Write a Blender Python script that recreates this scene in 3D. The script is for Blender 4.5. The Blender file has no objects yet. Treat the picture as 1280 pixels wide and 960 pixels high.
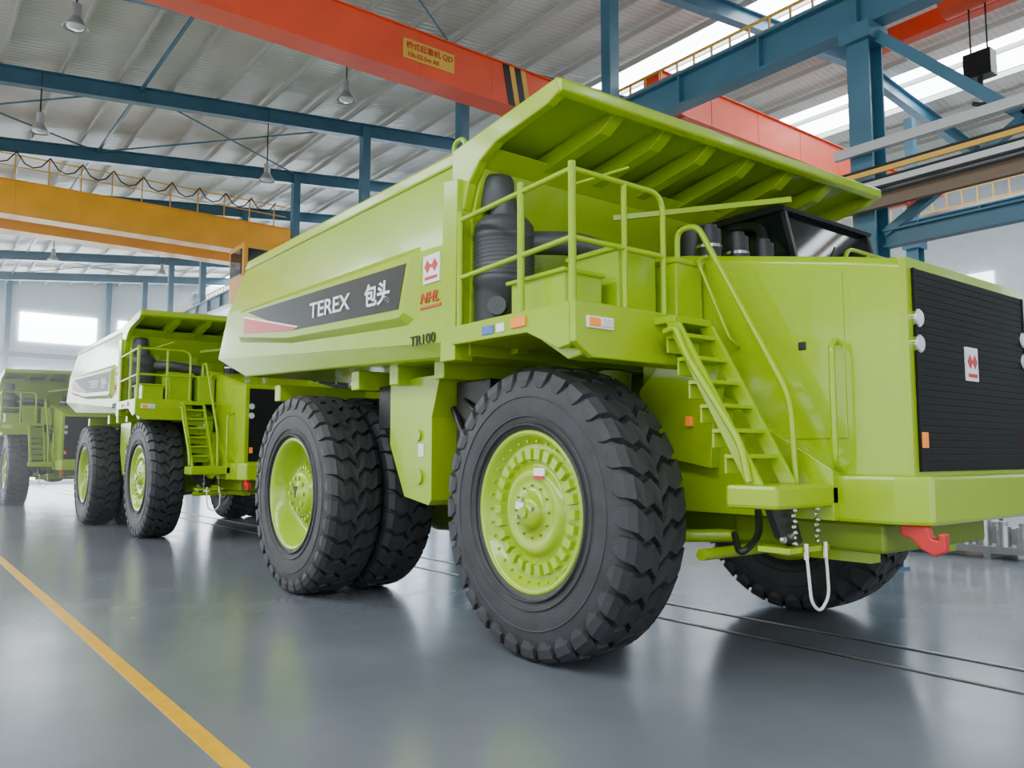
import bpy, bmesh, math, random
from mathutils import Vector, Matrix
random.seed(3)
rad=math.radians
sc=bpy.context.scene

# ---------------------------------------------------------------- materials
def mat(name,col,rough=0.5,metal=0.0,coat=0.0,noise=0.0,nscale=3.0,emit=None,estr=0.0,bump=0.0,bscale=20.0,rvar=0.0,spec=0.5):
    m=bpy.data.materials.new(name); m.use_nodes=True
    nt=m.node_tree; b=nt.nodes['Principled BSDF']
    b.inputs['Base Color'].default_value=(*col,1)
    b.inputs['Roughness'].default_value=rough
    b.inputs['Metallic'].default_value=metal
    b.inputs['Coat Weight'].default_value=coat
    b.inputs['Coat Roughness'].default_value=0.08
    b.inputs['Specular IOR Level'].default_value=spec
    if noise>0 or rvar>0:
        tc=nt.nodes.new('ShaderNodeTexCoord'); n=nt.nodes.new('ShaderNodeTexNoise')
        n.inputs['Scale'].default_value=nscale; n.inputs['Detail'].default_value=6
        nt.links.new(tc.outputs['Object'],n.inputs['Vector'])
        if noise>0:
            r=nt.nodes.new('ShaderNodeValToRGB')
            r.color_ramp.elements[0].position=0.3; r.color_ramp.elements[1].position=0.7
            r.color_ramp.elements[0].color=(*[max(0,c*(1-noise)) for c in col],1)
            r.color_ramp.elements[1].color=(*[min(1,c*(1+noise)) for c in col],1)
            nt.links.new(n.outputs['Fac'],r.inputs['Fac']); nt.links.new(r.outputs['Color'],b.inputs['Base Color'])
        if rvar>0:
            mr=nt.nodes.new('ShaderNodeMapRange')
            mr.inputs['To Min'].default_value=max(0.02,rough-rvar); mr.inputs['To Max'].default_value=rough+rvar
            nt.links.new(n.outputs['Fac'],mr.inputs['Value']); nt.links.new(mr.outputs['Result'],b.inputs['Roughness'])
    if bump>0:
        tc=nt.nodes.new('ShaderNodeTexCoord'); n=nt.nodes.new('ShaderNodeTexNoise')
        n.inputs['Scale'].default_value=bscale
        bp=nt.nodes.new('ShaderNodeBump'); bp.inputs['Strength'].default_value=bump; bp.inputs['Distance'].default_value=0.02
        nt.links.new(tc.outputs['Object'],n.inputs['Vector']); nt.links.new(n.outputs['Fac'],bp.inputs['Height'])
        nt.links.new(bp.outputs['Normal'],b.inputs['Normal'])
    if emit:
        b.inputs['Emission Color'].default_value=(*emit,1); b.inputs['Emission Strength'].default_value=estr
    return m
PAINT=mat('green_paint',(0.33,0.50,0.0),0.28,0,0.35,0.04,1.2,bump=.07,bscale=2.5,spec=.4)
RIMP=mat('green_rim_paint',(0.34,0.51,0.002),0.28,0,0.5)
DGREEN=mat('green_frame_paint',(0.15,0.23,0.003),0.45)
RUB=mat('tyre_rubber',(0.030,0.031,0.034),0.55,0,0,0.25,5,bump=0.15,bscale=40)
BLK=mat('black_plastic',(0.012,0.012,0.013),0.4)
GRIL=mat('grille_black',(0.006,0.007,0.006),0.6,spec=.25)
DGREY=mat('filter_grey',(0.05,0.055,0.06),0.45)
STRIPE=mat('stripe_black',(0.008,0.013,0.011),0.4,spec=.3)
RED=mat('decal_red',(0.6,0.02,0.02),0.35)
WHITE=mat('decal_white',(0.9,0.9,0.9),0.4)
ORANGE=mat('lamp_orange',(0.9,0.25,0.02),0.25,emit=(1,0.25,0.02),estr=0.3)
LENS=mat('lamp_lens',(0.8,0.82,0.85),0.1,0.3)
BLUEL=mat('label_blue',(0.05,0.15,0.5),0.4)
GLASS=mat('dark_glass',(0.008,0.012,0.013),0.08,0,0.0,spec=.35)
STEEL=mat('steel',(0.5,0.5,0.5),0.35,0.9,noise=0.2)
CHROME=mat('chrome',(0.7,0.7,0.7),0.15,1.0)
ROPE=mat('wire_rope_white',(0.75,0.75,0.72),0.5)
BLUE=mat('steel_blue',(0.045,0.145,0.22),0.45,0,0.1,0.12,1.5)
CR=mat('crane_red',(0.85,0.09,0.03),0.45,0,0.1,0.08,1)
CY=mat('crane_yellow',(0.90,0.42,0.01),0.5,0,0.1,0.1,1)
RAILY=mat('railing_yellow',(0.75,0.42,0.06),0.5)
GALV=mat('galvanised',(0.45,0.46,0.46),0.4,0.5)
RUST=mat('cable_brown',(0.18,0.12,0.08),0.6)
WALL=mat('wall_panel',(0.62,0.68,0.72),0.6,noise=0.05)
LINEY=mat('floor_line_yellow',(0.8,0.42,0.01),0.35,noise=0.12,nscale=6)
PURL=mat('purlin',(0.45,0.45,0.42),0.5,0.1)
WOOD=mat('crate_wood',(0.35,0.22,0.11),0.7,noise=.2)
WIN=mat('daylight_pane',(0.8,0.9,1.0),0.5,emit=(0.85,0.93,1.0),estr=22.0)
WINL=mat('daylight_pane_soft',(0.8,0.9,1.0),0.5,emit=(0.85,0.93,1.0),estr=10.0)
WINB=mat('daylight_pane_back',(0.8,0.9,1.0),0.5,emit=(0.87,0.94,1.0),estr=4.0)
SKY_=mat('skylight_pane',(0.9,0.95,1.0),0.5,emit=(0.9,0.96,1.0),estr=13.0)

FLOOR=bpy.data.materials.new('floor_epoxy'); FLOOR.use_nodes=True
nt=FLOOR.node_tree;b=nt.nodes['Principled BSDF']
tc=nt.nodes.new('ShaderNodeTexCoord')
n1=nt.nodes.new('ShaderNodeTexNoise');n1.inputs['Scale'].default_value=0.6;n1.inputs['Detail'].default_value=8
nt.links.new(tc.outputs['Object'],n1.inputs['Vector'])
r=nt.nodes.new('ShaderNodeValToRGB');r.color_ramp.elements[0].position=.3;r.color_ramp.elements[1].position=.72
r.color_ramp.elements[0].color=(0.145,0.158,0.185,1);r.color_ramp.elements[1].color=(0.19,0.205,0.232,1)
nt.links.new(n1.outputs['Fac'],r.inputs['Fac']);nt.links.new(r.outputs['Color'],b.inputs['Base Color'])
n2=nt.nodes.new('ShaderNodeTexNoise');n2.inputs['Scale'].default_value=1.2;n2.inputs['Detail'].default_value=2
nt.links.new(tc.outputs['Object'],n2.inputs['Vector'])
mr=nt.nodes.new('ShaderNodeMapRange');mr.inputs['To Min'].default_value=0.14;mr.inputs['To Max'].default_value=0.26
nt.links.new(n2.outputs['Fac'],mr.inputs['Value']);nt.links.new(mr.outputs['Result'],b.inputs['Roughness'])

CEIL=bpy.data.materials.new('ceiling_corrugated'); CEIL.use_nodes=True
nt=CEIL.node_tree;b=nt.nodes['Principled BSDF'];b.inputs['Roughness'].default_value=.45;b.inputs['Metallic'].default_value=.1
tc=nt.nodes.new('ShaderNodeTexCoord')
w=nt.nodes.new('ShaderNodeTexWave');w.bands_direction='X';w.inputs['Scale'].default_value=1.6
nt.links.new(tc.outputs['Object'],w.inputs['Vector'])
n=nt.nodes.new('ShaderNodeTexNoise');n.inputs['Scale'].default_value=.5;nt.links.new(tc.outputs['Object'],n.inputs['Vector'])
mx=nt.nodes.new('ShaderNodeMath');mx.operation='MULTIPLY_ADD';mx.inputs[1].default_value=.25
nt.links.new(w.outputs['Fac'],mx.inputs[0]);nt.links.new(n.outputs['Fac'],mx.inputs[2])
r=nt.nodes.new('ShaderNodeValToRGB');r.color_ramp.elements[0].position=.3;r.color_ramp.elements[1].position=.9
r.color_ramp.elements[0].color=(0.46,0.45,0.40,1);r.color_ramp.elements[1].color=(0.64,0.63,0.56,1)
nt.links.new(mx.outputs[0],r.inputs['Fac']);nt.links.new(r.outputs['Color'],b.inputs['Base Color'])
bp=nt.nodes.new('ShaderNodeBump');bp.inputs['Strength'].default_value=.3;bp.inputs['Distance'].default_value=.04
nt.links.new(w.outputs['Fac'],bp.inputs['Height']);nt.links.new(bp.outputs['Normal'],b.inputs['Normal'])

# ---------------------------------------------------------------- mesh builder
def fillet(pts,rr,n=5):
    pts=[Vector(p) for p in pts]; out=[pts[0]]
    for i in range(1,len(pts)-1):
        a,p,c=pts[i-1],pts[i],pts[i+1]
        d1=(a-p);d2=(c-p);k=min(rr,d1.length*.45,d2.length*.45)
        s=p+d1.normalized()*k;e=p+d2.normalized()*k
        for j in range(n+1):
            t=j/n; out.append(s*(1-t)**2+p*2*t*(1-t)+e*t*t)
    out.append(pts[-1]); return out
class MB:
    def __init__(s): s.v=[];s.f=[];s.m=[];s.sm=[];s.mats=[]
    def add(s,vs,fs,m,smooth=False):
        o=len(s.v); s.v+= [tuple(v) for v in vs]
        if m not in s.mats: s.mats.append(m)
        k=s.mats.index(m)
        for f in fs: s.f.append([o+i for i in f]); s.m.append(k); s.sm.append(smooth)
        return s
    def box(s,x0,x1,y0,y1,z0,z1,m):
        vs=[(x,y,z) for x in(x0,x1) for y in(y0,y1) for z in(z0,z1)]
        return s.add(vs,[(0,1,3,2),(4,6,7,5),(0,4,5,1),(2,3,7,6),(0,2,6,4),(1,5,7,3)],m)
    def prism(s,pts,ax,a0,a1,m,smooth=False):
        n=len(pts)
        def P(p,a):
            return (a,p[0],p[1]) if ax=='x' else ((p[0],a,p[1]) if ax=='y' else (p[0],p[1],a))
        vs=[P(p,a0) for p in pts]+[P(p,a1) for p in pts]
        fs=[list(range(n)),list(range(2*n-1,n-1,-1))]+[(i,(i+1)%n,n+(i+1)%n,n+i) for i in range(n)]
        return s.add(vs,fs,m,smooth)
    def frame(s,d,up=Vector((0,0,1))):
        d=d.normalized()
        if abs(d.dot(up))>.99: up=Vector((1,0,0))
        sd=d.cross(up).normalized(); u=sd.cross(d).normalized(); return sd,u
    def beam(s,p0,p1,w,h,m,I=False,t=.03):
        p0=Vector(p0);p1=Vector(p1);sd,u=s.frame(p1-p0)
        if I: prof=[(-w/2,-h/2),(w/2,-h/2),(w/2,-h/2+t),(t/2,-h/2+t),(t/2,h/2-t),(w/2,h/2-t),(w/2,h/2),(-w/2,h/2),(-w/2,h/2-t),(-t/2,h/2-t),(-t/2,-h/2+t),(-w/2,-h/2+t)]
        else: prof=[(-w/2,-h/2),(w/2,-h/2),(w/2,h/2),(-w/2,h/2)]
        n=len(prof);vs=[p0+sd*a+u*b for a,b in prof]+[p1+sd*a+u*b for a,b in prof]
        return s.add(vs,[list(range(n)),list(range(2*n-1,n-1,-1))]+[(i,(i+1)%n,n+(i+1)%n,n+i) for i in range(n)],m)
    def cyl(s,p0,p1,r0,m,r1=None,n=24):
        if r1 is None:r1=r0
        p0=Vector(p0);p1=Vector(p1);sd,u=s.frame(p1-p0)
        vs=[]
        for p,r in((p0,r0),(p1,r1)):
            vs+=[p+(sd*math.cos(2*math.pi*i/n)+u*math.sin(2*math.pi*i/n))*r for i in range(n)]
        s.add(vs,[(i,(i+1)%n,n+(i+1)%n,n+i) for i in range(n)],m,True)
        return s.add(vs,[list(range(n)),list(range(2*n-1,n-1,-1))],m)
    def tube(s,pts,r,m,n=8,rr=0):
        if rr>0: pts=fillet(pts,rr)
        pts=[Vector(p) for p in pts];N=len(pts);vs=[];u=None
        for i,p in enumerate(pts):
            d=(pts[min(i+1,N-1)]-pts[max(i-1,0)]).normalized()
            if u is None: sd,u=s.frame(d)
            else:
                u=(u-d*u.dot(d)).normalized(); sd=d.cross(u)
            vs+=[p+(sd*math.cos(2*math.pi*k/n)+u*math.sin(2*math.pi*k/n))*r for k in range(n)]
        fs=[(j*n+i,j*n+(i+1)%n,(j+1)*n+(i+1)%n,(j+1)*n+i) for j in range(N-1) for i in range(n)]
        s.add(vs,fs,m,True)
        return s.add(vs[:n]+vs[-n:],[list(range(n)),list(range(2*n-1,n-1,-1))],m)
    def lathe(s,prof,m,c=(0,0,0),ax='y',n=64,closed=False):
        vs=[];c=Vector(c)
        for r,a in prof:
            for i in range(n):
                t=2*math.pi*i/n; x,y=r*math.cos(t),r*math.sin(t)
                vs.append(c+(Vector((x,a,y)) if ax=='y' else (Vector((x,y,a)) if ax=='z' else Vector((a,x,y)))))
        k=len(prof);R=range(k if closed else k-1)
        fs=[(j*n+i,j*n+(i+1)%n,((j+1)%k)*n+(i+1)%n,((j+1)%k)*n+i) for j in R for i in range(n)]
        return s.add(vs,fs,m,True)
    def obj(s,name,parent=None,bevel=0,loc=None,recalc=True):
        me=bpy.data.meshes.new(name); me.from_pydata(s.v,[],s.f)
        for m in s.mats: me.materials.append(m)
        me.polygons.foreach_set('material_index',s.m); me.polygons.foreach_set('use_smooth',s.sm)
        if recalc:
            bm=bmesh.new();bm.from_mesh(me);bmesh.ops.recalc_face_normals(bm,faces=bm.faces);bm.to_mesh(me);bm.free()
        o=bpy.data.objects.new(name,me); sc.collection.objects.link(o)
        if parent: o.parent=parent
        if loc: o.location=loc
        if bevel>0:
            bv=o.modifiers.new('bevel','BEVEL');bv.width=bevel;bv.segments=2;bv.limit_method='ANGLE';bv.angle_limit=rad(40)
        return o
def empty(name,loc=(0,0,0)):
    e=bpy.data.objects.new(name,None);sc.collection.objects.link(e);e.location=loc;e.empty_display_size=.3;return e
def text(name,body,size,loc,rot,m,parent,ext=.004,align='LEFT',sx=1.0,bold=0.0,shear=0.0):
    c=bpy.data.curves.new(name,'FONT');c.body=body;c.size=size;c.extrude=ext;c.align_x=align;c.offset=bold;c.shear=shear
    c.materials.append(m);o=bpy.data.objects.new(name,c);sc.collection.objects.link(o);o.parent=parent
    o.location=loc;o.rotation_euler=rot;o.scale=(sx,1,1);return o

# ---------------------------------------------------------------- TRUCK
T=empty('mining_dump_truck',(-5.83,7.05,0))

def tyre_mesh():
    m=MB()
    half=[(0.70,.27),(.75,.325),(.86,.352),(1.0,.362),(1.12,.358),(1.20,.345),(1.26,.315),(1.285,.2)]
    prof=half+[(1.29,0)]+[(r,-a) for r,a in reversed(half)]
    m.lathe(prof,RUB,n=96,closed=True)
    for rr in(.80,.88,1.06):
        for s in(1,-1):
            m.lathe([(rr-.012,s*.345),(rr-.006,s*.368),(rr+.006,s*.368),(rr+.012,s*.345)],RUB,n=96)
    N=32;pit=2*math.pi/N
    st=[(0.0,1.35,1.26,0),(.10,1.352,1.26,.075),(.19,1.348,1.26,.045),(.28,1.338,1.25,.10),(.35,1.295,1.22,.115),(.368,1.22,1.15,.12),(.364,1.15,1.12,.12)]
    hw=[.36,.37,.37,.38,.38,.35,.16]
    for s in(1,-1):
        for i in range(N):
            th=i*pit+(pit/2 if s<0 else 0);vs=[]
            for k,(y,ro,ri,of) in enumerate(st):
                w=hw[k]*pit; yi=y if k<4 else y-.05
                for (a,r,yy) in((th+of-w,ro,y),(th+of+w,ro,y),(th+of+w*1.12,ri,yi),(th+of-w*1.12,ri,yi)):
                    vs.append((r*math.cos(a),s*yy,r*math.sin(a)))
            fs=[]
            for k in range(len(st)-1):
                for j in range(4): fs.append((k*4+j,k*4+(j+1)%4,(k+1)*4+(j+1)%4,(k+1)*4+j))
            fs+=[(0,1,2,3),tuple(len(st)*4-4+j for j in(3,2,1,0))]
            m.add(vs,fs,RUB)
    return m
tm=tyre_mesh()
tyre0=tm.obj('tyre')
def place_tyre(nm,x,y,rot):
    o=bpy.data.objects.new(nm,tyre0.data);sc.collection.objects.link(o);o.parent=T;o.location=(x,y,1.35);o.rotation_euler=(0,rot,0);return o
WB=4.8
for i,(x,y) in enumerate([(0,-2.02),(0,2.02),(-WB,-2.29),(-WB,-1.48),(-WB,2.29),(-WB,1.48)]):
    place_tyre('tyre_%d'%(i+1),x,y,.35*i)
bpy.data.objects.remove(tyre0)
def rim_front(s):
    m=MB();P=lambda prof:[(r*.945,s*a) for r,a in prof]
    m.lathe(P([(.72,-.33),(.79,-.34),(.79,-.30),(.75,-.27),(.75,.25),(.79,.29),(.795,.325),(.765,.335),(.735,.31),(.70,.26),(.67,.235),(.66,.225)]),RIMP)
    m.lathe(P([(.66,.225),(.45,.215),(.43,.235),(.41,.27),(.375,.285),(.33,.275),(.31,.27),(.17,.262),(.165,.30),(.15,.335),(.10,.36),(.0,.365)]),RIMP)
    for i in range(26):
        a=2*math.pi*i/26;w=.042
        vs=[]
        for o_ in(.21,.272):
            k=1 if o_<.25 else .86
            for r_,b in((.475,-w),(.475,w),(.585,w*1.12),(.585,-w*1.12)):
                rc=.53+(r_-.53)*k
                x=rc*math.cos(a)-b*k*math.sin(a);z=rc*math.sin(a)+b*k*math.cos(a);vs.append((x,s*o_,z))
        m.add(vs,[(0,1,2,3),(7,6,5,4),(0,1,5,4),(1,2,6,5),(2,3,7,6),(3,0,4,7)],RIMP)
    for i in range(30):
        a=2*math.pi*i/30
        m.cyl((.65*math.cos(a),s*.23,.65*math.sin(a)),(.65*math.cos(a),s*.275,.65*math.sin(a)),.013,RIMP,n=6)
    for i in range(12):
        a=2*math.pi*i/12
        m.cyl((.24*math.cos(a),s*.25,.24*math.sin(a)),(.24*math.cos(a),s*.285,.24*math.sin(a)),.012,DGREEN,n=6)
    for a in(.3,1.9,3.6):
        m.cyl((.11*math.cos(a),s*.35,.11*math.sin(a)),(.11*math.cos(a),s*.385,.11*math.sin(a)),.02,STEEL,n=8)
    m.cyl((0,s*.36,0),(0,s*.39,0),.05,RIMP,n=12)
    m.box(.05,.20,min(s*.28,s*.297),max(s*.28,s*.297),.30,.40,WHITE)
    m.box(.05,.20,min(s*.29,s*.300),max(s*.29,s*.300),.30,.33,RED)
    m.box(-.12,-.01,min(s*.365,s*.372),max(s*.365,s*.372),.02,.09,WHITE)
    return m.obj('front_rim_%s'%('near' if s<0 else 'far'),T,loc=(0,s*2.02,1.35))
def rim_rear(s):
    m=MB();P=lambda prof:[(r*.96,s*a) for r,a in prof]
    m.lathe(P([(.72,-1.1),(.79,-1.12),(.79,-1.08),(.75,-1.0),(.75,.25),(.79,.29),(.80,.325),(.765,.34),(.735,.31),(.70,.26),(.66,.12),(.62,.02),(.56,-.02),(.42,-.02),(.40,.02),(.38,.10),(.34,.13),(.32,.20),(.29,.235),(.12,.245),(.10,.27),(0,.275)]),RIMP)
    for i in range(24):
        a=2*math.pi*i/24
        m.cyl((.47*math.cos(a),s*-.03,.47*math.sin(a)),(.47*math.cos(a),s*.03,.47*math.sin(a)),.022,RIMP,n=6)
        m.cyl((.35*math.cos(a),s*.05,.35*math.sin(a)),(.35*math.cos(a),s*.165,.35*math.sin(a)),.03,RIMP,n=6)
    for i in range(10):
        a=2*math.pi*i/10
        m.cyl((.22*math.cos(a),s*.2,.22*math.sin(a)),(.22*math.cos(a),s*.27,.22*math.sin(a)),.03,RIMP,n=6)
    m.prism([(-.06,.10),(.0,-.06),(.06,.10),(.02,.10),(0,.02),(-.02,.10)],'y',min(s*.27,s*.282),max(s*.27,s*.282),BLK)
    return m.obj('rear_rim_%s'%('near' if s<0 else 'far'),T,loc=(-WB,s*2.29,1.35))
for s in(-1,1): rim_front(s);rim_rear(s)

m=MB()
for s in(-1,1):
    y0,y1=sorted((s*.55,s*.85))
    m.prism([(-7.2,1.9),(-7.0,1.5),(-5.8,1.45),(-3.6,1.15),(1.9,1.15),(2.3,1.35),(2.3,1.65),(-3.4,1.65),(-5,2.15),(-7.2,2.3)],'y',y0,y1,DGREEN)
m.cyl((-WB,-1.9,1.35),(-WB,1.9,1.35),.38,DGREEN)
m.lathe([(.0,-.6),(.45,-.55),(.62,-.25),(.65,0),(.62,.25),(.45,.55),(0,.6)],DGREEN,c=(-WB,0,1.35),n=32)
m.cyl((0,-1.75,1.35),(0,1.75,1.35),.22,DGREEN)
for s in(-1,1):
    m.cyl((0,s*1.35,1.2),(0,s*1.2,2.7),.17,DGREEN)
    m.cyl((-.05,s*1.36,1.1),(-.02,s*1.28,1.9),.22,DGREEN)
    m.cyl((-WB-.9,s*1.05,1.2),(-WB-.9,s*1.0,2.6),.14,BLK)
    m.cyl((-2.9,s*1.1,1.2),(-3.5,s*1.1,2.7),.16,DGREEN)
m.box(-3.2,-2.9,-.9,.9,1.2,1.7,DGREEN);m.box(-1.2,-.8,-.9,.9,1.2,1.7,DGREEN)
m.cyl((-3.6,0,1.45),(-1,0,1.45),.12,BLK)
m.box(-2.4,.9,-.5,.5,1.1,2.3,BLK)
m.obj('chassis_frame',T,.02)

m=MB()
for s in(-1,1):
    m.prism([(-2.98,2.78),(-2.98,2.0),(-2.62,1.38),(-2.08,1.30),(-2.02,1.36),(-2.02,2.3),(-1.85,2.78)],'y',min(s*2.12,s*1.15),max(s*2.12,s*1.15),PAINT)
m.cyl((-2.3,-2.12,2.1),(-2.3,-2.15,2.1),.07,PAINT)
m.cyl((-2.28,-2.12,1.62),(-2.28,-2.15,1.62),.09,PAINT)
m.box(-2.3,-2.18,-2.13,-2.12,1.85,2.0,WHITE)
m.obj('fuel_tank',T,.04)
m=MB()
m.box(-3.5,-3.0,-2.0,-1.1,2.2,2.75,BLK)
m.box(-1.85,-1.2,-1.9,-1.0,1.8,2.7,BLK)
m.tube([(-1.9,-1.9,2.4),(-1.5,-2.0,2.0),(-1.0,-1.6,1.6),(-.4,-1.4,1.5)],.04,BLK,rr=.3)
m.tube([(-1.9,-1.8,2.6),(-1.3,-2.0,2.3),(-.8,-1.5,2.0),(.2,-1.2,1.9)],.04,BLK,rr=.3)
m.obj('valve_and_hoses',T,.02)

# dump body
m=MB()
rows=[(2.85,-7.0,3.13,2.50),(3.00,-8.05,3.50,2.62),(4.02,-7.62,4.22,2.62),(4.93,-7.08,4.95,2.50),(4.99,-7.05,5.0,2.44),(4.99,-7.05,5.0,2.30)]
nx=6
for s in(-1,1):
    vs=[]
    for zf,xr,zr_,y in rows:
        for i in range(nx+1):
            t=i/nx; vs.append((-.85+(xr+.85)*t, s*y, zf+(zr_-zf)*t))
    for zf,xr,zr_,y in reversed(rows):
        for i in range(nx+1):
            t=i/nx; vs.append((-.85+(xr+.85)*t, s*(min(y,2.5)-.14), zf+(zr_-zf)*t))
    R=2*len(rows)
    fs=[(j*(nx+1)+i,j*(nx+1)+i+1,((j+1)%R)*(nx+1)+i+1,((j+1)%R)*(nx+1)+i) for j in range(R) for i in range(nx)]
    m.add(vs,fs,PAINT,False)
    m.add(vs,[[j*(nx+1) for j in range(R)],[j*(nx+1)+nx for j in range(R)]],PAINT)
    y0,y1=sorted((s*2.54,s*2.36))
    m.prism([(-.9,4.86),(-.9,5.0),(-7.0,5.01),(-7.12,4.87)],'y',y0,y1,PAINT)
o=m.obj('body_sides',T,.025)
m=MB()
m.prism([(-.85,2.85),(-7.0,3.13),(-8.05,3.52),(-8.0,3.65),(-7.0,3.3),(-.85,3.05)],'y',-2.48,2.48,PAINT)
for x in(-1.6,-2.6,-3.6,-6.2): m.box(x-.1,x+.1,-2.3,2.3,2.70,2.95,PAINT)
for s in(-1,1): m.box(-6.6,-.9,s*.7-.15,s*.7+.15,2.5,2.95,PAINT)
m.prism([(-.86,2.85),(-.72,2.85),(-.70,4.2),(-.5,4.7),(-.3,4.85),(-.86,4.97)],'y',-2.5,2.5,PAINT)
for y in(-1.9,-1.0,0,1.0,1.9): m.box(-.75,-.62,y-.08,y+.08,2.9,4.3,PAINT)
m.obj('body_floor_and_headboard',T,.015)
m=MB()
for s in(-1,1):
    y0,y1=sorted((s*2.45,s*2.67))
    m.prism([(-1.00,2.8),(-.74,2.8),(-.70,4.62),(-.96,4.66)],'y',y0,y1,PAINT)
    o_=[(-6.98,4.02),(-6.92,4.20),(-1.50,4.10),(-1.42,4.02),(-1.58,3.32),(-1.72,3.26),(-4.9,3.42),(-6.98,3.66)]
    i_=[(-6.86,4.02),(-6.80,4.12),(-1.62,4.01),(-1.56,3.95),(-1.70,3.40),(-1.80,3.36),(-4.9,3.50),(-6.86,3.74)]
    n_=len(o_)
    vs=[(x,s*2.61,z) for x,z in o_]+[(x,s*2.70,z) for x,z in i_]
    m.add(vs,[(i,(i+1)%n_,n_+(i+1)%n_,n_+i) for i in range(n_)]+[tuple(range(n_,2*n_))],PAINT)
m.obj('body_side_pressings',T,.01,recalc=True)
m=MB()
for s in(-1,1):
    y0,y1=sorted((s*2.69,s*2.706))
    m.prism([(-6.45,4.07),(-1.64,3.93),(-1.80,3.45),(-4.7,3.58)],'y',y0,y1,STRIPE)
    y0,y1=sorted((s*2.69,s*2.710))
    m.prism([(-6.6,4.00),(-4.55,3.60),(-4.7,3.575),(-6.6,3.76)],'y',y0,y1,RED)
    m.prism([(-6.6,4.03),(-6.6,4.00),(-4.55,3.60),(-4.5,3.61)],'y',y0,y1,WHITE)
m.box(-1.40,-1.08,-2.635,-2.60,3.66,3.96,WHITE)
m.prism([(-1.37,3.84),(-1.31,3.91),(-1.25,3.84),(-1.31,3.77)],'y',-2.64,-2.63,RED)
m.prism([(-1.23,3.84),(-1.17,3.91),(-1.11,3.84),(-1.17,3.77)],'y',-2.64,-2.63,RED)
m.box(-1.31,-1.17,-2.64,-2.63,3.825,3.855,RED);m.box(-1.36,-1.12,-2.64,-2.63,3.70,3.73,RED)
m.box(-1.46,-1.06,-2.632,-2.62,3.40,3.425,RED)
m.obj('body_decals',T)
text('side_lettering','TEREX',.28,(-4.12,-2.71,3.665),(rad(90),rad(2.0),0),WHITE,T,sx=1.42,bold=.003)
text('side_lettering_cjk','包头',.28,(-2.58,-2.71,3.60),(rad(90),rad(2.0),0),WHITE,T,sx=1.08,bold=.006)
text('side_badge','NHL',.16,(-1.47,-2.632,3.46),(rad(90),0,0),RED,T,sx=1.15,bold=.001,ext=.004,shear=.25)
text('model_lettering','TR100',.155,(-1.66,-2.63,3.03),(rad(90),0,0),STRIPE,T,sx=1.2,ext=.004,bold=.001)

# canopy
def lift(y): return .12*(y+2.6)/5.46
m=MB()
vs=[];prof=[(-.86,4.98),(.72,5.15),(.80,5.11),(.80,5.01),(.72,4.98),(.66,5.01),(.66,5.07),(-.86,4.90)]
for y in(-2.60,2.80): vs+=[(x,y,z+lift(y)) for x,z in prof]
n_=len(prof);m.add(vs,[list(range(n_)),list(range(2*n_-1,n_-1,-1))]+[(i,(i+1)%n_,n_+(i+1)%n_,n_+i) for i in range(n_)],PAINT)
m.prism([(-.9,4.97),(.72,5.14),(.78,5.01),(.60,4.94),(-.15,4.84),(-.42,4.72),(-.60,4.55),(-.70,4.3),(-.9,4.3)],'y',-2.61,-2.50,PAINT)
m.prism([(-.9,5.08),(.72,5.25),(.79,5.13),(.60,5.04),(-.15,4.90),(-.42,4.74),(-.60,4.55),(-.70,4.3),(-.9,4.3)],'y',2.70,2.81,PAINT)
m.prism([(2.45,4.3),(2.75,4.3),(2.75,5.05),(2.45,5.0)],'x',-.9,-.72,PAINT)
m.obj('canopy',T,.02)
m=MB()
for y in(-1.75,-1.05,-.37,.32,1.05,1.85):
    d_=lift(y)
    m.prism([(-.6,4.92),(.66,5.09+d_),(.66,5.03+d_),(.45,4.91+d_*.7),(-.45,4.77)],'y',y-.075,y+.075,PAINT)
m.tube([(-1.1,-2.45,4.97),(-1.1,-2.45,5.16),(-.9,-2.45,5.16),(-.9,-2.45,4.97)],.025,PAINT,rr=.1)
m.obj('canopy_ribs',T,.01)

# decks & fenders
m=MB()
for s in(-1,1):
    a,b_=sorted((s*2.70,s*.95))
    m.box(-.70,1.02,a,b_,3.04,3.10,PAINT)
    y0,y1=sorted((s*2.64,s*2.72))
    m.prism([(-.72,3.12),(1.0,3.12),(1.0,2.76),(.86,2.74),(.45,2.92),(-.72,2.94)],'y',y0,y1,PAINT)
    m.prism([(s*2.72,3.12),(s*1.50,3.12),(s*1.50,2.66),(s*2.52,2.66),(s*2.72,2.78)],'x',1.0,1.07,PAINT)
    y0,y1=sorted((s*2.6,s*1.0))
    m.prism([(1.0,2.68),(1.02,2.76),(.4,3.02),(-.6,3.02),(-.6,2.95),(.38,2.93),(.85,2.66)],'y',y0,y1,PAINT)
m.obj('deck_and_fenders',T,.012)
m=MB()
m.box(1.07,1.095,-2.60,-2.30,2.90,3.00,WHITE);m.box(1.09,1.105,-2.585,-2.46,2.915,2.985,ORANGE);m.box(1.09,1.105,-2.45,-2.315,2.915,2.985,LENS)
m.box(1.07,1.095,2.30,2.60,2.90,3.00,ORANGE)
m.box(.25,.45,-2.74,-2.72,2.98,3.07,ORANGE)
m.box(-.2,-.02,-2.73,-2.72,2.97,3.05,BLUEL);m.box(.02,.14,-2.73,-2.72,2.97,3.05,WHITE)
m.obj('marker_lamps',T,.005)

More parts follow.
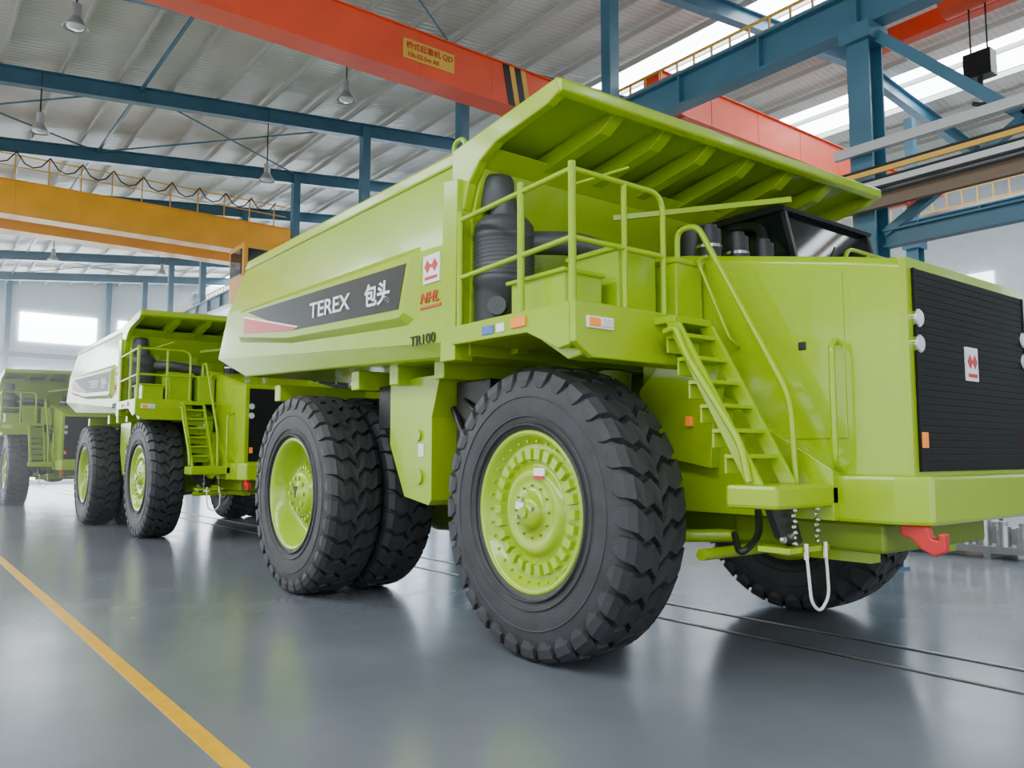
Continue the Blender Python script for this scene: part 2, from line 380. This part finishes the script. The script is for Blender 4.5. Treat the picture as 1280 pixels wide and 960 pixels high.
# hood
HF=1.32
m=MB()
def hoodsec(x,hw,zt,zb,ch=.06):
    return [(x,-hw,zb),(x,-hw,zt-ch),(x,-hw+ch,zt),(x,HF-ch,zt),(x,HF,zt-ch),(x,HF,zb)]
secs=[hoodsec(.15,.95,3.92,2.2),hoodsec(.75,.95,3.82,1.72),hoodsec(2.42,.95,3.48,1.70),hoodsec(2.82,.92,3.39,1.70)]
vs=[v for s_ in secs for v in s_];fs=[]
for k in range(3):
    for j in range(6): fs.append((k*6+j,k*6+(j+1)%6,(k+1)*6+(j+1)%6,(k+1)*6+j))
fs+=[tuple(range(6)),tuple(range(23,17,-1))]
m.add(vs,fs,PAINT)
m.obj('engine_hood',T,.015)
m=MB()
m.prism([(1.05,2.0),(2.36,2.0),(2.36,3.36),(1.05,3.62)],'y',-.962,-.94,PAINT)
m.box(1.95,2.02,-.975,-.96,2.75,2.82,BLK)
for s in(-1,1):
    m.prism([(.6,1.35),(2.3,1.35),(2.3,1.75),(1.2,2.4),(.6,2.5)],'y',min(s*.9,s*1.1),max(s*.9,s*1.1),PAINT)
    m.prism([(.35,1.9),(1.2,1.75),(1.3,2.66),(.6,2.72),(.35,2.5)],'y',min(s*1.1,s*1.22),max(s*1.1,s*1.22),PAINT)
m.box(.95,1.02,-1.26,-1.22,2.13,2.22,ORANGE)
m.obj('hood_side_panels',T,.01)
m=MB()
m.box(2.80,2.86,-.92,HF,1.70,3.39,PAINT)
m.box(2.84,2.875,-.84,HF-.08,1.74,3.31,GRIL)
for i in range(28):
    z=1.76+i*.0553
    m.prism([(2.874,z),(2.878,z+.005),(2.878,z+.045),(2.874,z+.048)],'y',-.82,HF-.10,GRIL)
for y in(-.83,HF-.09): m.box(2.87,2.885,y-.015,y+.015,1.74,3.31,GRIL)
m.obj('radiator_grille',T)
m=MB()
for y in(-.80,HF-.14):
    for z in(2.92,2.72):
        m.cyl((2.86,y,z),(2.89,y,z),.07,CHROME);m.cyl((2.89,y,z),(2.90,y,z),.06,LENS)
    m.box(2.86,2.905,y-.03,y+.04,1.92,2.04,ORANGE)
m.obj('headlamps',T,.004)
m=MB()
m.box(2.876,2.892,-.02,.20,2.48,2.76,WHITE)
m.prism([(.0,2.64),(.045,2.70),(.09,2.64),(.045,2.58)],'x',2.892,2.896,RED)
m.prism([(.09,2.64),(.135,2.70),(.18,2.64),(.135,2.58)],'x',2.892,2.896,RED)
m.box(2.892,2.896,.01,.17,2.51,2.54,RED)
m.obj('grille_badge',T)

m=MB()
m.prism([(2.2,-1.02),(2.75,-1.02),(2.98,-.90),(2.98,1.3),(2.75,1.42),(2.2,1.42)],'z',1.34,1.71,PAINT)
for s in(-1,1):
    y0,y1=sorted((s*1.86,s*1.0))
    m.box(1.84,2.30,y0,y1,1.46,1.64,PAINT)
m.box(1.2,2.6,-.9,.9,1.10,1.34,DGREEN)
m.obj('front_bumper',T,.03)
m=MB()
m.prism([(2.72,1.34),(2.92,1.34),(2.95,1.25),(3.00,1.24),(3.00,1.29),(3.05,1.29),(3.05,1.16),(2.97,1.12),(2.88,1.16),(2.80,1.24),(2.72,1.26)],'y',-.90,-.82,RED)
m.obj('tow_hook',T,.012)
m=MB()
s=-1
m.prism([(s*1.78,1.46),(s*1.50,1.46),(s*1.38,1.20),(s*1.48,1.16),(s*1.66,1.24)],'x',2.14,2.20,BLK)
for yy,zz in((1.66,1.25),(1.56,1.27)): m.cyl((2.20,s*yy,zz-.02),(2.23,s*yy,zz-.02),.025,STEEL,n=10)
m.box(2.0,2.28,min(s*1.68,s*1.15),max(s*1.68,s*1.15),1.13,1.17,PAINT)
for yy in(1.55,1.24):
    for k in range(7):
        z=1.45-k*.042
        m.lathe([(.012,-.02),(.018,0),(.012,.02),(.008,0)],CHROME,c=(2.24,s*yy,z),ax='y' if k%2 else 'x',n=8)
m.tube([(2.30,s*1.50,1.16),(2.32,s*1.51,1.0),(2.32,s*1.48,.76),(2.32,s*1.37,.68),(2.32,s*1.24,.78),(2.30,s*1.22,1.0),(2.30,s*1.24,1.16)],.012,ROPE,rr=.12)
m.cyl((2.30,s*1.50,1.2),(2.30,s*1.50,1.08),.022,CHROME,n=8);m.cyl((2.30,s*1.24,1.2),(2.30,s*1.24,1.08),.022,CHROME,n=8)
m.tube([(1.6,-1.1,1.4),(1.75,-1.3,1.2),(1.7,-1.5,1.05),(1.5,-1.3,1.2)],.03,BLK,rr=.2)
m.obj('hanging_step_hardware',T)
m=MB()
m.cyl((1.3,-1.5,1.02),(1.3,1.5,1.02),.05,PAINT)
m.box(1.1,2.4,-.75,-.6,1.0,1.15,PAINT);m.box(1.1,2.4,.6,.75,1.0,1.15,PAINT)
m.cyl((.2,-1.6,1.1),(1.5,-.6,1.15),.06,PAINT);m.cyl((.2,1.6,1.1),(1.5,.6,1.15),.06,PAINT)
m.obj('steering_linkage',T)

m=MB()
for s in(-1,1):
    for yy in(1.32,1.76):
        m.prism([(1.98,1.64),(2.12,1.64),(1.34,3.0),(1.2,3.0)],'y',s*yy-.018,s*yy+.018,PAINT)
    for k in range(6):
        z=1.84+k*.205; x=2.02-(z-1.64)*.57
        y0,y1=sorted((s*1.33,s*1.75))
        m.box(x-.15,x+.06,y0,y1,z,z+.035,PAINT)
        m.box(x-.15,x-.13,y0,y1,z-.12,z,PAINT)
    m.box(1.0,1.30,min(s*1.30,s*1.78),max(s*1.30,s*1.78),3.0,3.06,PAINT)
m.obj('access_stairs',T,.005)
m=MB();R_=.026
for s in(-1,1):
    Y=s*2.66
    m.tube([(-.66,Y,3.1),(-.66,Y,4.26)],.032,PAINT)
    m.tube([(-.66,Y,4.18),(.98,Y,4.24)],R_,PAINT)
    m.tube([(.98,Y,4.24),(.98,s*1.55,4.24),(.98,s*1.55,3.1)],R_,PAINT,rr=.18)
    m.tube([(-.66,Y,3.60),(.98,Y,3.66),(.98,s*1.55,3.66)],R_,PAINT,rr=.02)
    for x in(.30,.98): m.tube([(x,Y,2.95),(x,Y,4.30)],.034,PAINT)
    m.tube([(.98,s*2.05,3.1),(.98,s*2.05,4.24)],R_,PAINT)
    m.tube([(1.2,s*1.80,2.92),(1.32,s*1.80,2.95),(1.42,s*1.80,2.72),(1.96,s*1.80,1.95),(2.02,s*1.80,1.66)],.03,PAINT,rr=.12)
    m.tube([(.88,s*1.24,3.10),(.88,s*1.24,3.98),(1.12,s*1.24,3.98),(2.02,s*1.22,2.34),(2.05,s*1.22,1.64)],.028,PAINT,rr=.16)
    m.tube([(2.28,s*.96,2.80),(2.34,s*1.12,2.74),(2.34,s*1.12,1.80),(2.28,s*.96,1.74)],R_,PAINT,rr=.1)
    m.tube([(1.0,s*.96,3.75),(1.0,s*1.1,3.7),(1.35,s*1.1,2.9),(1.35,s*.98,2.85)],.018,PAINT,rr=.1)
m.tube([(.6,-2.3,4.28),(.9,-1.9,4.44)],.014,PAINT)
m.obj('handrails',T)
m=MB()
m.box(-.05,.70,-2.50,-2.05,3.1,3.46,PAINT);m.box(-.09,.74,-2.54,-2.03,3.44,3.48,PAINT)
m.box(.15,.80,-1.95,-1.45,3.1,3.72,PAINT);m.box(.12,.83,-1.98,-1.42,3.70,3.75,PAINT)
m.box(.45,.96,-1.36,-.98,3.1,3.66,PAINT);m.box(.43,.98,-1.38,-.97,3.64,3.69,PAINT)
m.box(-.45,.3,-1.6,-1.0,3.1,3.75,PAINT)
m.obj('deck_boxes',T,.015)
m=MB()
cx,cy=-.50,-2.24
m.lathe([(0,3.12),(.27,3.12),(.30,3.18),(.30,3.55),(.31,3.56),(.31,3.60),(.30,3.61),(.30,4.00),(.31,4.01),(.31,4.05),(.30,4.06),(.30,4.14),(.24,4.22),(.14,4.25)],DGREY,c=(cx,cy,0),ax='z',n=40)
for k in range(9): m.lathe([(.30,3.62+k*.042),(.308,3.63+k*.042),(.30,3.64+k*.042)],DGREY,c=(cx,cy,0),ax='z',n=40)
m.tube([(cx,cy,4.15),(cx,cy,4.36),(cx-.10,cy-.02,4.55)],.15,DGREY,n=20,rr=.15)
m.lathe([(0,4.66),(.15,4.66),(.17,4.62),(.17,4.34),(.15,4.30)],DGREY,c=(cx-.06,cy-.04,0),ax='z',n=28)
m.tube([(cx+.1,cy+.2,4.0),(cx+.4,cy+.6,4.0),(cx+.5,cy+1.2,3.9)],.12,DGREY,n=16,rr=.2)
m.cyl((cx+.20,cy-.22,3.28),(cx+.28,cy-.30,3.28),.09,DGREY)
m.obj('air_cleaner',T)
m=MB()
for y in(-.6,-.15,.3):
    m.cyl((.75,y,3.75),(.75,y,4.12),.12,BLK);m.cyl((.75,y,3.93),(.75,y,3.96),.13,CHROME);m.cyl((.75,y,4.12),(.75,y,4.17),.08,BLK)
m.cyl((.3,-.3,3.85),(.3,-.3,4.3),.16,BLK)
m.tube([(.75,.3,4.1),(.6,.5,4.4),(.2,.5,4.45)],.06,BLK,rr=.15)
m.obj('hood_top_breathers',T)
m=MB()
m.prism([(-.65,3.1),(1.0,3.1),(1.0,3.75),(.78,4.55),(-.65,4.55)],'y',.62,2.35,GLASS)
for y in(.60,2.33):
    m.prism([(-.67,3.1),(1.03,3.1),(1.03,3.62),(-.67,3.62)],'y',y,y+.04,PAINT)
    m.beam((1.02,y+.02,3.6),(.80,y+.02,4.56),.05,.06,BLK)
    m.box(-.67,-.58,y,y+.04,3.6,4.55,PAINT);m.box(.12,.18,y-.005,y+.045,3.6,4.55,BLK)
m.box(.99,1.03,.6,2.37,3.1,3.68,BLK)
m.prism([(-.72,4.54),(.84,4.54),(.86,4.58),(.78,4.62),(-.72,4.62)],'y',.57,2.40,BLK)
m.beam((-.2,-1.0,4.40),(.95,.55,4.62),.03,.06,PAINT)
m.tube([(1.06,.9,3.7),(1.0,1.3,4.2)],.012,BLK)
m.obj('operator_cab',T,.015)
m=MB()
m.tube([(1.0,2.55,3.1),(1.25,2.75,3.6),(1.25,2.75,4.2)],.02,BLK,rr=.1)
m.box(1.2,1.24,2.6,2.9,3.6,4.1,BLK)
m.obj('mirror',T,.01)

def dup(off,yoff=0,name='mining_dump_truck'):
    e=empty(name,(T.location.x+off,T.location.y+yoff,0))
    for c in list(T.children):
        o=c.copy();sc.collection.objects.link(o);o.parent=e
    return e
dup(-14.17,-.05); dup(-30.5,-1.0)

# ---------------------------------------------------------------- BUILDING
XL,XR,YN,YF=-62,16,-14,36
MB().box(XL,XR,YN,YF,-.2,0,FLOOR).obj('floor')
MB().box(XL+.5,XR-.5,1.71,1.84,0,.004,LINEY).obj('floor_marking_line')
m=MB()
for y in(7.2,7.95): m.box(XL+.5,XR-.5,y-.05,y+.05,0,.006,BLK).box(XL+.5,XR-.5,y-.02,y+.02,.0,.012,STEEL)
m.obj('floor_rail_track')
def zr(y): return 12.75+.105*y if y<=24 else 12.75+.105*24-.105*(y-24)
m=MB()
def roofquad(y0,y1,mt):
    m.add([(XL,y0,zr(y0)),(XR,y0,zr(y0)),(XR,y1,zr(y1)),(XL,y1,zr(y1))],[(0,1,2,3)],mt)
for a,b_,t in((YN,-8,CEIL),(-8,-4,SKY_),(-4,18.6,CEIL),(18.6,21.2,SKY_),(21.2,24,CEIL),(24,27,CEIL),(27,29,SKY_),(29,YF,CEIL)): roofquad(a,b_,t)  # near-side glowing strip is unseen, added as a top light source
m.obj('ceiling',recalc=False)
cols=[-.7-6.25*k for k in range(-2,10)]
RS=empty('roof_framing')
m=MB()
for x in cols:
    m.beam((x,YN,zr(YN)-.55),(x,24,zr(24)-.55),.28,.5,BLUE,I=True)
    m.beam((x,24,zr(24)-.55),(x,YF,zr(YF)-.55),.28,.5,BLUE,I=True)
    for YC in(13.2,28.0): m.box(x-.15,x+.15,YC-.15,YC+.15,10.05,13.7,BLUE)
m.obj('rafters',RS)
m=MB()
y=YN+1
while y<YF-1:
    m.beam((XL,y,zr(y)-.14),(XR,y,zr(y)-.14),.06,.18,PURL);y+=1.5
m.obj('purlins',RS)
m=MB()
for k in range(0,len(cols)-1,2):
    for y0 in(-2,5.6): m.cyl((cols[k],y0,zr(y0)-.4),(cols[k+1],y0+7.6,zr(y0+7.6)-.4),.03,BLUE,n=6).cyl((cols[k],y0+7.6,zr(y0+7.6)-.4),(cols[k+1],y0,zr(y0)-.4),.03,BLUE,n=6)
for y in(-2,5.6): m.beam((XL,y,zr(y)-.4),(XR,y,zr(y)-.4),.08,.08,BLUE)
m.obj('roof_bracing',RS)
cm=None
for row,YC in enumerate((13.2,28.0)):
    for x in cols:
        if cm is None:
            c=MB()
            c.box(-.20,.20,-.24,-.20,0,9.3,BLUE).box(-.20,.20,.20,.24,0,9.3,BLUE).box(-.02,.02,-.2,.2,0,9.3,BLUE).box(-.19,-.16,-.2,.2,0,9.3,BLUE)
            c.box(-.28,.28,-.28,.28,0,.04,BLUE).box(-.28,.28,-.35,.3,9.0,9.3,BLUE)
            o=c.obj('steel_column',loc=(x,YC,0));cm=o.data
        else:
            o=bpy.data.objects.new('steel_column',cm);sc.collection.objects.link(o);o.location=(x,YC,0)
for YC in(13.2,28.0):
    m=MB()
    m.beam((XL+.5,YC,9.68),(XR-.5,YC,9.68),.36,.72,BLUE,I=True,t=.05)
    x=XL+1
    while x<XR-1:
        m.box(x-.02,x+.02,YC-.16,YC+.16,9.34,10.0,BLUE); x+=2
    m.box(XL+.5,XR-.5,YC-.05,YC+.05,10.04,10.15,STEEL)
    m.box(XL+.5,XR-.5,YC+.25,YC+1.0,9.98,10.05,BLUE)
    for zz in(10.5,11.05): m.beam((XL+.5,YC+1.0,zz),(XR-.5,YC+1.0,zz),.05,.05,RAILY)
    x=XL+1
    while x<XR-1:
        m.box(x-.02,x+.02,YC+.98,YC+1.02,10.0,11.05,RAILY); x+=.5
    m.obj('crane_runway_girder')
m=MB()
x0,x1=-6.7,-.95
m.beam((x0,13.2,9.1),(x0+2.2,13.2,6.9),.18,.18,BLUE).beam((x1,13.2,9.1),(x0+2.2,13.2,6.9),.18,.18,BLUE)
m.beam((x0,13.2,5.5),(x1,13.2,5.5),.2,.3,BLUE,I=True)
m.beam((x0+2.2,13.2,6.9),(x0,13.2,5.6),.14,.14,BLUE).beam((x0+2.2,13.2,6.9),(x1,13.2,5.6),.14,.14,BLUE)
m.obj('column_cross_bracing')
m=MB()
m.beam((-7.3,12.75,7.0),(XR-.5,12.75,7.0),.10,.16,GALV)
m.beam((-7.3,12.7,6.28),(XR-.5,12.7,6.28),.35,.10,GALV);m.beam((-7.3,12.7,6.02),(XR-.5,12.7,6.02),.12,.22,RUST)
m.beam((-7.3,12.45,6.45),(XR-.5,12.45,6.45),.05,.08,RAILY)
for z in(6.12,6.2,6.36,6.56): m.cyl((-7.3,12.55,z),(XR-.5,12.55,z),.022,BLK,n=6)
m.obj('cable_tray')
def crane(name,x,z0,z1,ya,yb,mt,wid,two=0):
    e=empty(name,(x,0,0)); m=MB()
    for dx in ([0] if not two else [0,-two]):
        m.box(dx-wid/2,dx+wid/2,ya+.9,yb-.9,z0,z1,mt)
        m.prism([(ya,z0+.45),(ya,z1),(ya+.9,z1),(ya+.9,z0)],'x',dx-wid/2,dx+wid/2,mt)
        m.prism([(yb,z0+.45),(yb,z1),(yb-.9,z1),(yb-.9,z0)],'x',dx-wid/2,dx+wid/2,mt)
        m.box(dx-wid/2-.06,dx+wid/2+.06,ya+.9,yb-.9,z0-.03,z0,mt).box(dx-wid/2-.06,dx+wid/2+.06,ya,yb,z1,z1+.03,mt)
        y=ya+2
        while y<yb: m.box(dx-wid/2-.01,dx+wid/2+.01,y,y+.03,z0,z1,mt);y+=2
    m.obj('girder',e,.01)
    m=MB()
    for y in(ya+.1,yb-.1): m.box(-two-1.0,1.0,y-.2,y+.2,z0+.2,z0+.6,mt)
    m.obj('end_carriage',e,.02);
    return e
c1=crane('overhead_crane',-15.2,10.3,11.3,-13,12.9,CR,.5)
m=MB()
m.box(.26,.275,8.55,9.9,10.6,11.05,RAILY);
m.obj('sign_plate',c1)
text('sign_text','桥式起重机 QD',.18,(.285,8.62,10.85),(rad(90),0,rad(90)),RED,c1)
text('sign_text_small','10t-22.5m A5',.15,(.285,8.65,10.66),(rad(90),0,rad(90)),RED,c1)
m=MB()
for k in range(2):
    m.prism([(11.5+k*.35,10.3),(11.7+k*.35,10.3),(11.5+k*.35,11.3),(11.3+k*.35,11.3)],'x',.252,.262,BLK)
    m.prism([(11.7+k*.35,10.3),(11.85+k*.35,10.3),(11.65+k*.35,11.3),(11.5+k*.35,11.3)],'x',.252,.262,RAILY)
m.obj('hazard_stripes',c1)
c2=crane('overhead_crane',-13.0,10.3,11.2,14.4,27.6,CR,.5)
c3=crane('overhead_crane',-31.5,9.95,11.1,-13,12.7,CY,.6,two=2.2)
m=MB()
for y in range(-12,13,1): m.box(.25,.29,y-.02,y+.02,11.1,12.0,RAILY)
m.beam((.27,-12.5,12.0),(.27,12.5,12.0),.04,.04,RAILY);m.beam((.27,-12.5,11.6),(.27,12.5,11.6),.03,.03,RAILY)
for k in range(-12,12,1):
    m.tube([(.45,k,12.05),(.45,k+.25,11.7),(.45,k+.5,11.6),(.45,k+.75,11.7),(.45,k+1,12.05)],.025,BLK,n=6)
m.obj('crane_railing',c3)
m=MB();m.box(.5,2.1,10.2,11.8,7.7,9.8,CY);m.box(2.08,2.14,10.35,11.65,8.6,9.6,GLASS);m.box(.7,1.9,10.16,10.2,8.6,9.6,GLASS)
m.obj('operator_cabin',c3,.03)
e=empty('crane_hoist',(-6.3,16.3,0));m=MB()
m.box(-.9,.9,-.5,.5,11.2,11.7,CR);m.box(-2.5,2.5,-.9,-.6,10.8,11.2,CR).box(-2.5,2.5,.6,.9,10.8,11.2,CR);m.cyl((-.6,0,10.9),(.6,0,10.9),.35,CR)
for x in(-.15,.15): m.cyl((x,0,9.6),(x,0,10.9),.02,BLK,n=6)
m.box(-.25,.25,-.15,.15,9.1,9.6,BLK)
m.tube([(0,0,9.1),(0,0,8.9),(.2,0,8.75),(.05,0,8.55),(-.15,0,8.65)],.05,BLK,rr=.1)
m.obj('hoist_body',e,.02)
def lamp(x,y,z):
    e=empty('high_bay_lamp',(x,y,z));m=MB()
    m.cyl((0,0,.55),(0,0,zr(y)-z-.3),.02,BLK,n=6)
    m.cyl((0,0,.25),(0,0,.55),.10,GALV,n=16)
    m.lathe([(.08,.28),(.12,.22),(.2,.08),(.27,0),(.26,-.01),(.19,.07),(.1,.2)],GALV,ax='z',n=24)
    m.lathe([(0,-.04),(.1,-.03),(.18,0),(.2,.05)],LENS,ax='z',n=24)
    m.obj('lamp_body',e)
for x,y,z in((-19.45,2.86,11.3),(-19.45,9.4,11.45),(-25.7,3.0,11.0),(-25.7,9.6,11.0),(-44,6,11.3),(-44,11,11.3)):
    lamp(x,y,z)
m=MB();m.box(XL-.3,XL,YN,YF,0,16,WALL)
for y in range(-12,36,6): m.box(XL,XL+.3,y-.15,y+.15,0,14,BLUE)
m.box(XL,XL+.25,YN,YF,8.4,8.7,BLUE);m.obj('wall_left')
k=1
for y in range(-9,34,6):
    MB().box(XL+.02,XL+.1,y-2.3,y+2.3,9.5,11.4,WIN).obj('window_%d'%k);k+=1
    MB().box(XL+.02,XL+.1,y-2.6,y+2.6,.3 if y<10 else 2.2,7.6,WINL).obj('window_%d'%k);k+=1
MB().box(XL,XR,YF,YF+.3,0,14,WALL).obj('wall_back')
for x in range(-58,14,6):
    MB().box(x-2.2,x+2.2,YF-.1,YF-.02,7.5,9.5,WINB).obj('window_%d'%k);k+=1
m=MB();m.box(XL,XR,YN-.3,YN,0,1.0,WALL);m.box(XL,XR,YN-.3,YN,6.5,11.4,WALL)
for x in range(-60,16,6): m.box(x-.6,x+.6,YN-.3,YN,1.0,6.5,WALL)
m.obj('wall_near')  # unseen wall with window band, added to cut low-angle world light
m=MB();m.box(XR,XR+.3,YN,YF,7.5,14,WALL)
for y0,y1 in((YN,-9),(-2,1),(9,13),(22,YF)): m.box(XR,XR+.3,y0,y1,0,7.5,WALL)
m.obj('wall_right')  # unseen wall, added with door gaps to shape the incoming light
e=empty('parts_pallet',(-6.0,16.6,0));m=MB()
m.box(-2.2,2.6,-.6,.6,.1,.22,GALV)
for x in(-2,-.5,1,2.4): m.box(x-.06,x+.06,-.6,.6,0,.1,GALV)
for i in range(14):
    x=-2+i*.34; h=.35+.25*random.random()
    m.cyl((x,-.35,.22),(x,-.35,.22+h),.13,STEEL,n=16);m.cyl((x,-.35,.22+h),(x,-.35,.3+h),.08,GALV,n=12)
    m.cyl((x,.2,.22),(x,.2,.22+h*.8),.15,GALV,n=16)
m.obj('machined_parts',e)
for x,y in((-11,24),(-4,25),(3,24),(-20,25),(-30,24.5)):
    m=MB()
    for dx in(-1.5,0,1.5):
        for dy in(-.4,.4): m.box(dx-.04,dx+.04,dy-.04,dy+.04,0,2.6,BLUE)
    for z in(.3,1.1,1.9,2.56): m.box(-1.5,1.5,-.42,.42,z,z+.06,CY)
    for z in(.36,1.16,1.96):
        for j in range(4):
            dx=-1.3+j*.72;h=.3+.3*random.random();m.box(dx,dx+.5,-.35,.35,z,z+h,random.choice([WOOD,GALV,DGREY,BLUE]))
    m.obj('storage_rack',loc=(x,y,0))
for x,y,h in((-14,18,1.1),(-16.5,19,.8),(-24,18,1.2),(-1,20,1.0)):
    m=MB();m.box(-.7,.7,-.5,.5,.1,h,WOOD)
    for z in(.2,h*.5,h-.12): m.box(-.73,.73,-.53,.53,z,z+.08,WOOD)
    for dx in(-.6,0,.6): m.box(dx-.06,dx+.06,-.5,.5,0,.1,WOOD)
    m.obj('wooden_crate',loc=(x,y,0))

hz=bpy.data.materials.new('glare_scatter');hz.use_nodes=True;nt=hz.node_tree;nt.nodes.clear()
out=nt.nodes.new('ShaderNodeOutputMaterial');vs_=nt.nodes.new('ShaderNodeVolumeScatter')
vs_.inputs['Color'].default_value=(.97,.98,1,1);vs_.inputs['Density'].default_value=.018;vs_.inputs['Anisotropy'].default_value=.5
nt.links.new(vs_.outputs[0],out.inputs['Volume'])
MB().box(XL+1,-21,YN+.5,12.6,.02,7.6,hz).obj('glare_haze')  # scatter volume added to imitate window glare washing out the far end

w=bpy.data.worlds.new('World');sc.world=w;w.use_nodes=True
bg=w.node_tree.nodes['Background'];bg.inputs['Color'].default_value=(.97,.98,1,1);bg.inputs['Strength'].default_value=3.9
cd=bpy.data.cameras.new('Camera');cam=bpy.data.objects.new('Camera',cd);sc.collection.objects.link(cam)
cd.sensor_width=36;cd.lens=28.4;cd.clip_end=300
cam.location=(0,0,1.86);cam.rotation_euler=(rad(95.09),0,rad(52.2))
sc.camera=cam
